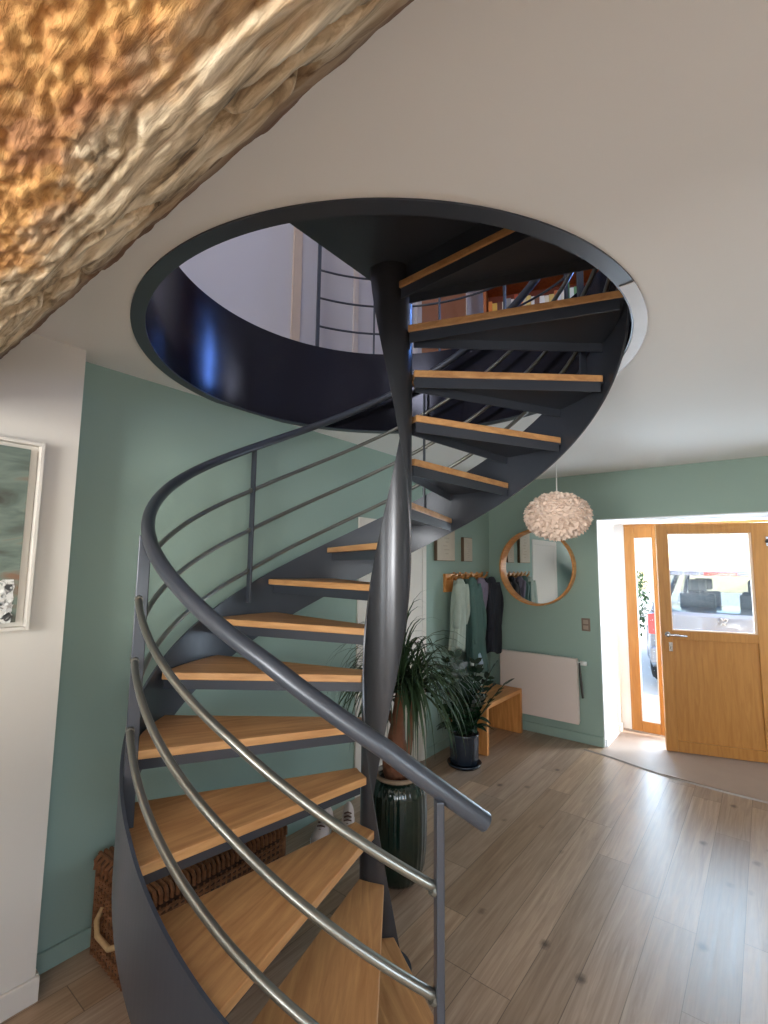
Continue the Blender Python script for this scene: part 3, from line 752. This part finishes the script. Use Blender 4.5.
# ------------------------------------------------------------------ potted palm in the green vase
VX, VY = -1.570, 2.125
pp = thing('potted_palm', 'tall palm with long drooping leaves in a dark green ribbed vase', 'potted plant', (VX, VY, 0))
bm = B(); lathe(bm, [(0, 0), (.100, 0), (.122, .02), (.142, .08), (.151, .18), (.154, .32), (.150, .42), (.134, .475), (.116, .492), (.106, .492), (.100, .46), (0, .46)], 120, ribs=30, ramp=.012)
obj('vase', bm, MT['vase'], pp, smooth=True)
bm = B(); lathe(bm, [(.103, .488), (.118, .490), (.121, .504), (.112, .510), (.102, .504), (.103, .488)], 60, cap=False); obj('vase_rim', bm, MT['clay'], pp, smooth=True)
bm = B(); lathe(bm, [(0, .46), (.101, .46), (.10, .475), (.05, .49), (0, .485)], 40); obj('soil', bm, MT['soil'], pp, smooth=True)
bm = B()
tube(bm, [(0, 0, .44), (-.005, .0, .52), (-.01, 0, .58), (-.008, 0, .68), (.0, 0, .76), (.01, 0, .86), (.015, .0, .93)], [.05, .075, .072, .046, .034, .028, .022], 18)
tube(bm, [(.03, .02, .48), (.06, .02, .62), (.07, .03, .78), (.06, .04, .90)], [.016, .014, .013, .011], 10)
tube(bm, [(-.008, 0, .72), (-.07, .0, .80), (-.12, .02, .88)], [.02, .016, .012], 10)
obj('trunk', bm, MT['trunk'], pp, smooth=True)
def strap(bm, o, az, ln, wd, rise, droop, rnd, seg=9):
    d = Vector((math.cos(az), math.sin(az), 0)); s = Vector((-d.y, d.x, 0)); rows_ = []; p = Vector(o); v = (d*math.cos(rise)+Vector((0, 0, 1))*math.sin(rise))
    tw = rnd.uniform(-.4, .4)
    for i in range(seg+1):
        t = i/seg; w = wd*math.sin(PI*min(.97, .12+.86*t))**.7*(1-.75*t)
        sd = (s*math.cos(tw*t)+Vector((0, 0, 1))*math.sin(tw*t))
        up = v.cross(sd)
        rows_.append([bm.verts.new(p - sd*w), bm.verts.new(p - up*w*.35), bm.verts.new(p + sd*w)])
        p = p + v*(ln/seg); v = (v+Vector((0, 0, -droop/seg*(.6+1.2*t)))).normalized()
    for i in range(seg):
        for u in range(2): bm.faces.new((rows_[i][u], rows_[i][u+1], rows_[i+1][u+1], rows_[i+1][u]))
rnd = random.Random(11)
for (hx, hy, hz, n, L0) in ((.015, 0, .95, 190, .52), (.07, .05, .90, 90, .46), (-.13, .03, .88, 60, .36)):
    bm = B()
    for k in range(n):
        az = rnd.uniform(0, 2*PI); q = k/n
        strap(bm, (hx+rnd.uniform(-.012, .012), hy+rnd.uniform(-.012, .012), hz+rnd.uniform(-.05, .03)), az, L0*rnd.uniform(.75, 1.15), rnd.uniform(.007, .013), R(rnd.uniform(15, 88)), rnd.uniform(2.6, 4.4), rnd)
    obj('leaf_crown', bm, MT['leaf'], pp, smooth=True)

# ------------------------------------------------------------------ second plant
ZX, ZY = -1.985, 3.585
zp = thing('potted_plant', 'glossy dark leaved plant in a dark blue pot beside the bench', 'potted plant', (ZX, ZY, 0))
bm = B(); lathe(bm, [(0, .012), (.098, .012), (.112, .03), (.118, .23), (.122, .245), (.116, .25), (.108, .245), (.105, .215), (0, .215)], 48); obj('pot', bm, MT['bluepot'], zp, smooth=True)
bm = B(); lathe(bm, [(0, 0), (.128, 0), (.137, .022), (.130, .024), (.12, .012), (0, .012)], 48); obj('saucer', bm, MT['bluepot'], zp, smooth=True)
bm = B(); lathe(bm, [(0, .215), (.106, .215), (.1, .225), (0, .23)], 30); obj('soil', bm, MT['soil'], zp)
rnd = random.Random(5); bm = B(); sb = B()
for k in range(30):
    az = 2*PI*k/30+rnd.uniform(-.3, .3); ln = rnd.uniform(.22, .66); tilt = rnd.uniform(.06, .55)
    d = Vector((math.cos(az)*math.sin(tilt), math.sin(az)*math.sin(tilt), math.cos(tilt))); pts = []; p = Vector((rnd.uniform(-.04, .04), rnd.uniform(-.04, .04), .21)); v = d.copy()
    if p.x+ZX+d.x*ln < XG+.08: ln *= .55
    for i in range(9): pts.append(p.copy()); p = p+v*(ln/8); v = (v+Vector((d.x, d.y, 0))*.06-Vector((0, 0, .03))).normalized()
    tube(sb, pts, .004, 6)
    for i in range(2, 9):
        for s in (-1, 1):
            c = pts[i]; t = (pts[i]-pts[i-1]).normalized(); side = t.cross(Vector((0, 0, 1)));
            if side.length < .1: side = Vector((1, 0, 0))
            side = side.normalized()*s; ld_ = (side*.8+t*.7+Vector((0, 0, rnd.uniform(-.2, .2)))).normalized(); l2 = rnd.uniform(.06, .115); w2 = l2*.26
            nn_ = ld_.cross(t).normalized(); ws = nn_.cross(ld_).normalized()
            rr = [(0, .15), (.3, 1), (.65, .85), (1, .05)]; prev = None
            for u, w in rr:
                cc = c+ld_*l2*u-Vector((0, 0, .012*u*u)); cur = [bm.verts.new(cc-ws*w2*w), bm.verts.new(cc+ws*w2*w)]
                if prev: bm.faces.new((prev[0], prev[1], cur[1], cur[0]))
                prev = cur
for k in range(16):                                     # broad drooping leaves low on the plant
    az = 2*PI*k/16+rnd.uniform(-.2, .2); p = Vector((.03*math.cos(az), .03*math.sin(az), .25+.10*rnd.random())); v = Vector((math.cos(az)*.8, math.sin(az)*.8, .6)).normalized(); prev = None
    ln = rnd.uniform(.16, .24); sd = Vector((-math.sin(az), math.cos(az), 0))
    for i in range(8):
        t = i/7; w = .004+.036*max(0, math.sin(PI*max(0, (t-.2)/.8)))**.8
        cur = [bm.verts.new(p-sd*w+Vector((0, 0, w*.3))), bm.verts.new(p), bm.verts.new(p+sd*w+Vector((0, 0, w*.3)))]
        if prev: bm.faces.new((prev[0], prev[1], cur[1], cur[0])); bm.faces.new((prev[1], prev[2], cur[2], cur[1]))
        prev = cur; p = p+v*ln/7; v = (v+Vector((0, 0, -.2))).normalized()
for q_ in (bm, sb):
    for v in q_.verts: v.co.x = max(v.co.x, XG-ZX+.02)
obj('stems', sb, MT['leaf2'], zp, smooth=True); obj('leaflets', bm, MT['leaf2'], zp, smooth=True)

# ------------------------------------------------------------------ wicker basket
bk = thing('wicker_basket', 'lidded seagrass wicker trunk against the green wall under the stairs', 'basket', (-2.025, 1.27, 0))
def weave(bm, p0, ux, uz, nx, nz, w, h, nrm, r=.0055):
    # vertical stakes and horizontal strands going over and under
    for i in range(nx):
        u = w*(i+.5)/nx; tube(bm, [p0+ux*u+uz*(h*q/3)+nrm*.002 for q in range(4)], r*.8, 6)
    for j in range(nz):
        z = h*(j+.5)/nz; n = nx*2
        tube(bm, [p0+ux*(w*i/n)+uz*z+nrm*(.007*(1 if ((i//1) % 2) ^ (j % 2) else -1)*(i % 2) + .003) for i in range(n+1)], r, 6)
hx, hy, hh = .205, .325, .33
bm = B(); box(bm, -hx, hx, -hy, hy, .01, hh); 
bs = obj('basket_body', bm, MT['wickerd'], bk, bevel=.03, seg=3)
X_, Y_, Z_ = Vector((1, 0, 0)), Vector((0, 1, 0)), Vector((0, 0, 1))
bm = B()
weave(bm, Vector((hx, -hy+.02, .02)), Y_, Z_, 24, 13, 2*hy-.04, hh-.03, X_)
weave(bm, Vector((-hx+.02, -hy, .02)), X_, Z_, 14, 13, 2*hx-.04, hh-.03, -Y_)
weave(bm, Vector((-hx+.02, hy, .02)), X_, Z_, 14, 13, 2*hx-.04, hh-.03, Y_)
for sx in (-1, 1):
    for sy in (-1, 1): tube(bm, [(sx*(hx-.008), sy*(hy-.008), .01), (sx*(hx-.008), sy*(hy-.008), hh)], .014, 8)
obj('woven_sides', bm, MT['wicker'], bk)
bm = B(); box(bm, -hx-.008, hx+.008, -hy-.008, hy+.008, hh+.006, hh+.05)
ldb = obj('lid', bm, MT['wickerd'], bk, bevel=.015, seg=3)
bm = B()
for i in range(30):
    y = -hy+.01+(2*hy-.02)*i/29; tube(bm, [(-hx, y, hh+.052), (0, y+.004, hh+.056), (hx, y, hh+.052), (hx+.012, y, hh+.04), (hx+.012, y, hh+.01)], .0085, 6)
for j in range(12):
    x = -hx+.02+(2*hx-.04)*j/11; tube(bm, [(x, -hy-.012, hh+.008), (x, -hy-.012, hh+.04), (x, -hy+.01, hh+.056)], .009, 6)
obj('lid_weave', bm, MT['wicker'], ldb)
bm = B(); tube(bm, [(-.11, -hy-.005, .22), (-.10, -hy-.03, .19), (-.05, -hy-.045, .165), (.05, -hy-.045, .165), (.10, -hy-.03, .19), (.11, -hy-.005, .22)], .010, 10); obj('rope_handle', bm, MT['rope'], bk, smooth=True)

# ------------------------------------------------------------------ shoes
def make_shoe(lab, loc, rz):
    e = thing('canvas_shoe', lab, 'shoe', loc, rz, group='pair of pale shoes under the stairs')
    bm = B(); rows_ = []
    st_ = [(-.125, .030, .085, .030), (-.10, .036, .09, .0), (-.06, .036, .085, 0), (-.02, .037, .07, 0), (.03, .044, .052, 0), (.08, .046, .042, 0), (.115, .036, .032, 0), (.135, .016, .022, 0)]
    for x, w, h, _ in st_:
        rows_.append([bm.verts.new((x, w*math.cos(a), .018+h*max(0, math.sin(a))**.8)) for a in [PI*i/10 for i in range(11)]])
    for a, b_ in zip(rows_, rows_[1:]):
        for i in range(10): bm.faces.new((a[i], a[i+1], b_[i+1], b_[i]))
    bm.faces.new(rows_[0]); bm.faces.new(rows_[-1][::-1])
    obj('upper', bm, MT['shoe'], e, smooth=True)
    bm = B(); poly = [(x, w*1.06) for x, w, _, _ in st_]+[(x, -w*1.06) for x, w, _, _ in st_[::-1]]; prism(bm, poly, 0, .02); obj('sole', bm, MT['whitep'], e)
    bm = B()
    for i in range(4):
        x = -.01+.022*i; tube(bm, [(x, -.022, .085-.01*i), (x+.004, 0, .095-.011*i), (x, .022, .085-.01*i)], .004, 6)
    obj('laces', bm, MT['shoe_b'], e)
make_shoe('pale canvas shoe of a pair, the one nearer the basket', (-2.13, 2.15, 0), R(-62))
make_shoe('pale canvas shoe of a pair, the one nearer the white door', (-2.06, 2.29, 0), R(-50))

# ------------------------------------------------------------------ upstairs bookcase with books
def px_dir():
    pass
BKX, BKY, BKA = -2.095, 4.31, R(20.8)
bc = thing('bookcase', 'orange wooden bookcase full of books upstairs, seen between the treads', 'bookcase', (BKX, BKY, UF), BKA)
SH = [.02, .36, .72, 1.085, 1.52, 1.95]
bm = B(); box(bm, -.03, 0, 0, .28, 0, 2.05); obj('side_panel', bm, MT['orange_wood'], bc); bm = B(); box(bm, 1.35, 1.38, 0, .28, 0, 2.05); obj('side_panel', bm, MT['orange_wood'], bc)
bm = B(); box(bm, 0, 1.35, .268, .28, 0, 2.05); obj('back_panel', bm, mat('red_brown_back', rgb(120, 46, 22), .6), bc)
for z in SH:
    bm = B(); box(bm, 0, 1.35, 0, .268, z-.02, z); obj('shelf', bm, MT['orange_wood'], bc)
cols = [('orange', (222, 130, 50)), ('yellow', (232, 186, 80)), ('brown', (110, 62, 40)), ('cream', (226, 216, 196)), ('grey', (150, 150, 150)), ('white', (236, 234, 228)), ('red', (196, 84, 50)), ('orange', (230, 150, 70)),
        ('cream', (220, 210, 180)), ('yellow', (236, 206, 120)), ('white', (230, 230, 228)), ('brown', (128, 84, 60)), ('white', (238, 238, 236)), ('cream', (230, 222, 200)), ('yellow', (222, 190, 110)), ('orange', (214, 120, 66)),
        ('white', (240, 240, 238)), ('cream', (232, 226, 210)), ('green', (70, 128, 84)), ('white', (232, 238, 232)), ('green', (110, 160, 110)), ('brown', (120, 66, 40)), ('red', (176, 60, 44)), ('blue', (70, 90, 140))]
ords = 'first second third fourth fifth sixth seventh eighth ninth tenth eleventh twelfth thirteenth fourteenth fifteenth sixteenth seventeenth eighteenth nineteenth twentieth twenty-first twenty-second twenty-third twenty-fourth'.split()
x = .02; rnd = random.Random(9); MB = Matrix.Translation((BKX, BKY, UF)) @ Matrix.Rotation(BKA, 4, 'Z')
for i, (cn, c) in enumerate(cols):
    w = rnd.uniform(.026, .05); h = rnd.uniform(.20, .27)*(1.18 if i in (16, 17, 18, 20) else 1); d = rnd.uniform(.14, .18)
    loc = MB @ Vector((x+w/2, .02, 1.0855))
    e = thing('book', '%s spined book upstairs, %s from the left side of the bookcase' % (cn, ords[i]), 'book', loc, BKA, group='books on the upstairs shelf')
    bm = B(); box(bm, -w/2, w/2, 0, .003, 0, h); box(bm, -w/2, -w/2+.002, .003, d, 0, h); box(bm, w/2-.002, w/2, .003, d, 0, h)
    cm_ = mat('book_cover_'+cn+'_%d' % i, rgb(*c), .5, noise_amt=.04)
    obj('cover', bm, cm_, e)
    bm = B(); box(bm, -w/2+.002, w/2-.002, .003, d-.004, .003, h-.004); obj('pages', bm, MT['linen'], e)
    x += w+.002
# upstairs brown door leaf on the left wall
du = bpy.data.objects.new('door_3', None); COL.objects.link(du); du['kind'] = 'structure'
bm = B(); box(bm, XG, XG+.03, 3.30, 3.37, UF, 5.1); box(bm, XG, XG+.03, 4.20, 4.30, UF, 5.1); box(bm, XG, XG+.03, 3.37, 4.20, 5.0, 5.1); obj('door_casing', bm, MT['lilac'], du)
bm = B(); box(bm, XG+.002, XG+.02, 3.37, 4.20, UF+.005, 5.0); obj('door_leaf', bm, mat('terracotta_door', rgb(176, 120, 88), .5), du)

# ------------------------------------------------------------------ outside
bm = B(); box(bm, -14, 14, 5.42, 40, -.2, -.03); obj('ground_north', bm, MT['gravel'], kind='structure')
bm = B(); box(bm, -14, 14, -30, YS-.2, -.2, -.03); obj('ground_south', bm, MT['gravel'], kind='structure')
bm = B(); box(bm, XE+.2, 20, -3, 5.42, -.2, -.03); obj('ground_east', bm, MT['gravel'], kind='structure')
hg = thing('hedge_shrub', 'sunlit green shrub outside seen through the narrow side window', 'shrub', (-2.15, 9.5, -.03))
bm = B(); rnd = random.Random(21)
for k in range(2600):
    u, v = rnd.uniform(0, 2*PI), rnd.uniform(-1, 1); rr = rnd.uniform(.75, 1)
    p = Vector((math.cos(u)*math.sqrt(1-v*v)*.55*rr, math.sin(u)*math.sqrt(1-v*v)*.45*rr, 1.05+v*.85*rr))
    d = Vector((rnd.uniform(-1, 1), rnd.uniform(-1, 1), rnd.uniform(-1, 1))).normalized(); s = d.cross(Vector((0, .3, 1))).normalized()
    l = rnd.uniform(.05, .10)
    bm.faces.new([bm.verts.new(p), bm.verts.new(p+d*l*.5+s*l*.25), bm.verts.new(p+d*l), bm.verts.new(p+d*l*.5-s*l*.25)])
obj('foliage', bm, MT['hedge'], hg)
bm = B()
for k in range(7): a = k*.9; tube(bm, [(.05*math.cos(a), .05*math.sin(a), 0), (.15*math.cos(a), .15*math.sin(a), .5), (.35*math.cos(a), .3*math.sin(a), 1.2)], [.02, .015, .006], 6)
obj('stems', bm, MT['trunk'], hg)

car = thing('car', 'pale silver estate car parked tail first outside the front door', 'car', (-.45, 7.25, -.0))
# body stations along y (rear at 0): (y, z_low, z_belt, half width)
bm = B(); stn = [(0.0, .42, .98, .70), (.04, .34, 1.02, .80), (.25, .26, 1.03, .88), (1.2, .22, 1.02, .90), (2.6, .22, .98, .90), (3.3, .24, .92, .89), (4.0, .26, .82, .86), (4.35, .34, .66, .74), (4.42, .42, .58, .62)]
rows_ = []
for y, zl, zb, hw in stn:
    sec = [(-hw*.93, zl), (-hw, zl+.14), (-hw, (zl+zb)/2), (-hw*.965, zb-.05), (-hw*.90, zb), (hw*.90, zb), (hw*.965, zb-.05), (hw, (zl+zb)/2), (hw, zl+.14), (hw*.93, zl)]
    rows_.append([bm.verts.new((x, y, z)) for x, z in sec])
for a, b_ in zip(rows_, rows_[1:]):
    for i in range(10): bm.faces.new((a[i], a[(i+1) % 10], b_[(i+1) % 10], b_[i]))
bm.faces.new(rows_[0]); bm.faces.new(rows_[-1][::-1])
obj('car_body', bm, MT['carpaint'], car, smooth=True, bevel=.02)
bm = B(); box(bm, -.56, .56, .28, 2.45, 1.50, 1.545)
for s in (-1, 1):
    tube(bm, [(s*.76, .07, 1.0), (s*.68, .20, 1.30), (s*.585, .33, 1.52)], .035, 8); tube(bm, [(s*.79, 1.25, 1.0), (s*.60, 1.3, 1.52)], .035, 8); tube(bm, [(s*.78, 3.15, .93), (s*.58, 2.4, 1.52)], .035, 8)
    tube(bm, [(s*.585, .33, 1.52), (s*.585, 2.4, 1.52)], .035, 8)
obj('roof', bm, MT['carpaint'], car, bevel=.012)
bm = B(); box(bm, -.55, .55, .14, .32, 1.485, 1.515); obj('spoiler', bm, MT['carpaint'], car, bevel=.01)
bm = B(); box(bm, -.17, .17, .12, .145, 1.486, 1.53); obj('brake_light', bm, MT['red'], car)
bm = B(); v = [bm.verts.new(p) for p in ((-.74, .065, 1.01), (.74, .065, 1.01), (.57, .29, 1.49), (-.57, .29, 1.49))]; bm.faces.new(v)
bmesh.ops.solidify(bm, geom=bm.faces[:], thickness=.006); obj('rear_window', bm, MT['carglass'], car)
bm = B()
for s in (-1, 1):
    v = [bm.verts.new(p) for p in ((s*.80, .2, 1.02), (s*.80, 3.0, .97), (s*.60, 2.4, 1.49), (s*.60, .36, 1.49))]; bm.faces.new(v)
bmesh.ops.solidify(bm, geom=bm.faces[:], thickness=.006); obj('side_window', bm, MT['carglass'], car)
bm = B(); v = [bm.verts.new(p) for p in ((-.76, 3.2, .93), (.76, 3.2, .93), (.56, 2.45, 1.5), (-.56, 2.45, 1.5))]; bm.faces.new(v)
bmesh.ops.solidify(bm, geom=bm.faces[:], thickness=.006); obj('windscreen', bm, MT['carglass'], car)
for s in (-1, 1):
    for y in (1.15, 2.15):
        bm = B(); box(bm, s*.36-.22, s*.36+.22, y, y+.14, .7, 1.22); box(bm, s*.36-.12, s*.36+.12, y+.02, y+.11, 1.24, 1.42); tube(bm, [(s*.36, y+.06, 1.2), (s*.36, y+.06, 1.26)], .03)
        obj('seat', bm, MT['seat'], car, bevel=.03, seg=3)
bm = B()
for s in (-1, 1): box(bm, s*.72-.09, s*.72+.09, -.012, .10, .72, .98)
obj('tail_lamp', bm, MT['red'], car, bevel=.01)
bm = B(); box(bm, -.80, .80, -.07, .10, .36, .56); obj('bumper', bm, MT['carpaint'], car, bevel=.03, seg=3)
bm = B()
# emblem: rearing figure outline simplified in chrome strokes
E0 = Vector((0.0, -.012, .935))
for stx in ([(-.05, -.035), (-.035, -.01), (-.045, .02), (-.02, .04), (.0, .03)], [(-.02, .04), (.01, .015), (.03, .04), (.05, .03), (.045, .0)], [(.045, .0), (.02, -.01), (.03, -.04), (.0, -.02), (-.02, -.045)]):
    tube(bm, [E0+Vector((a, 0, b_)) for a, b_ in stx], .008, 8)
obj('emblem', bm, MT['chrome'], car, smooth=True)
for s in (-1, 1):
    for y in (.75, 3.55):
        bm = B(); lathe(bm, [(0, -.10), (.20, -.10), (.29, -.09), (.315, -.05), (.315, .05), (.29, .09), (.20, .10), (0, .10)], 36)
        bmesh.ops.transform(bm, matrix=Matrix.Translation((s*.80, y, .315)) @ Matrix.Rotation(R(90), 4, 'Y'), verts=bm.verts); obj('wheel', bm, MT['rubber'], car, smooth=True)

# ------------------------------------------------------------------ lights
def area(name, loc, rot, sx, sy, power, col):
    l = bpy.data.lights.new(name, 'AREA'); l.shape = 'RECTANGLE'; l.size = sx; l.size_y = sy; l.energy = power; l.color = col
    o = bpy.data.objects.new(name, l); COL.objects.link(o); o.location = loc; o.rotation_euler = rot; return o
area('daylight_south', (-.55, YS-.25, 1.5), (R(90), 0, 0), 1.3, 1.3, 185, (1.0, .95, .89))
area('daylight_south_small', (1.45, YS-.25, 1.5), (R(90), 0, 0), 1.05, 1.15, 75, (1.0, .97, .92))
area('daylight_east', (XE+.25, -.6, 1.5), (0, R(90), 0), 1.15, 1.95, 30, (.95, .97, 1.0))
area('daylight_entry', (-.45, 5.75, 1.25), (R(-90), 0, 0), 1.3, 1.9, 130, (.66, .84, 1.0))
area('daylight_upper_north', (-.51, 5.72, 4.35), (R(-90), 0, 0), .45, 1.2, 150, (.12, .32, 1.0))
area('daylight_upper_north_wide', (1.5, 5.75, 4.35), (R(-90), 0, 0), 1.2, 1.1, 40, (.9, .93, 1.0))
area('daylight_upper_south', (.4, YS-.25, 4.35), (R(90), 0, 0), 1.8, 1.2, 110, (1.0, .96, .96))
sl = bpy.data.lights.new('sun', 'SUN'); sl.energy = 11; sl.angle = R(.6); sl.color = (1.0, .96, .90)
so = bpy.data.objects.new('sun', sl); COL.objects.link(so)
so.rotation_euler = Vector((.80, .10, .62)).to_track_quat('Z', 'Y').to_euler()
w = bpy.data.worlds.new('sky'); bpy.context.scene.world = w; w.use_nodes = True
N, L = w.node_tree.nodes, w.node_tree.links
sky = N.new('ShaderNodeTexSky'); sky.sky_type = 'NISHITA'; sky.sun_disc = False; sky.sun_elevation = R(38); sky.sun_rotation = R(50)
L.new(sky.outputs[0], N['Background'].inputs['Color']); N['Background'].inputs['Strength'].default_value = .85

# ------------------------------------------------------------------ camera
f = 481.1; pitch, yaw, roll = .1096, .66859, .01118
Fv = Vector((-math.sin(yaw)*math.cos(pitch), math.cos(yaw)*math.cos(pitch), math.sin(pitch)))
Rv = Vector((math.cos(yaw), math.sin(yaw), 0)); Uv = Rv.cross(Fv)
R2 = Rv*math.cos(roll)+Uv*math.sin(roll); U2 = -Rv*math.sin(roll)+Uv*math.cos(roll)
cam = bpy.data.cameras.new('camera'); co = bpy.data.objects.new('camera', cam); COL.objects.link(co)
cam.sensor_fit = 'VERTICAL'; cam.sensor_height = 36.0; cam.lens = 36.0*f/1024; cam.clip_start = .02; cam.clip_end = 200
M3 = Matrix((R2, U2, -Fv)).transposed()
co.matrix_world = Matrix.Translation((0, 0, 1.5773)) @ M3.to_4x4()
sc = bpy.context.scene; sc.camera = co
sc.view_settings.view_transform = 'Standard'; sc.view_settings.look = 'None'; sc.view_settings.gamma = 1.0; sc.view_settings.exposure = 0.17
sc.view_settings.use_curve_mapping = False
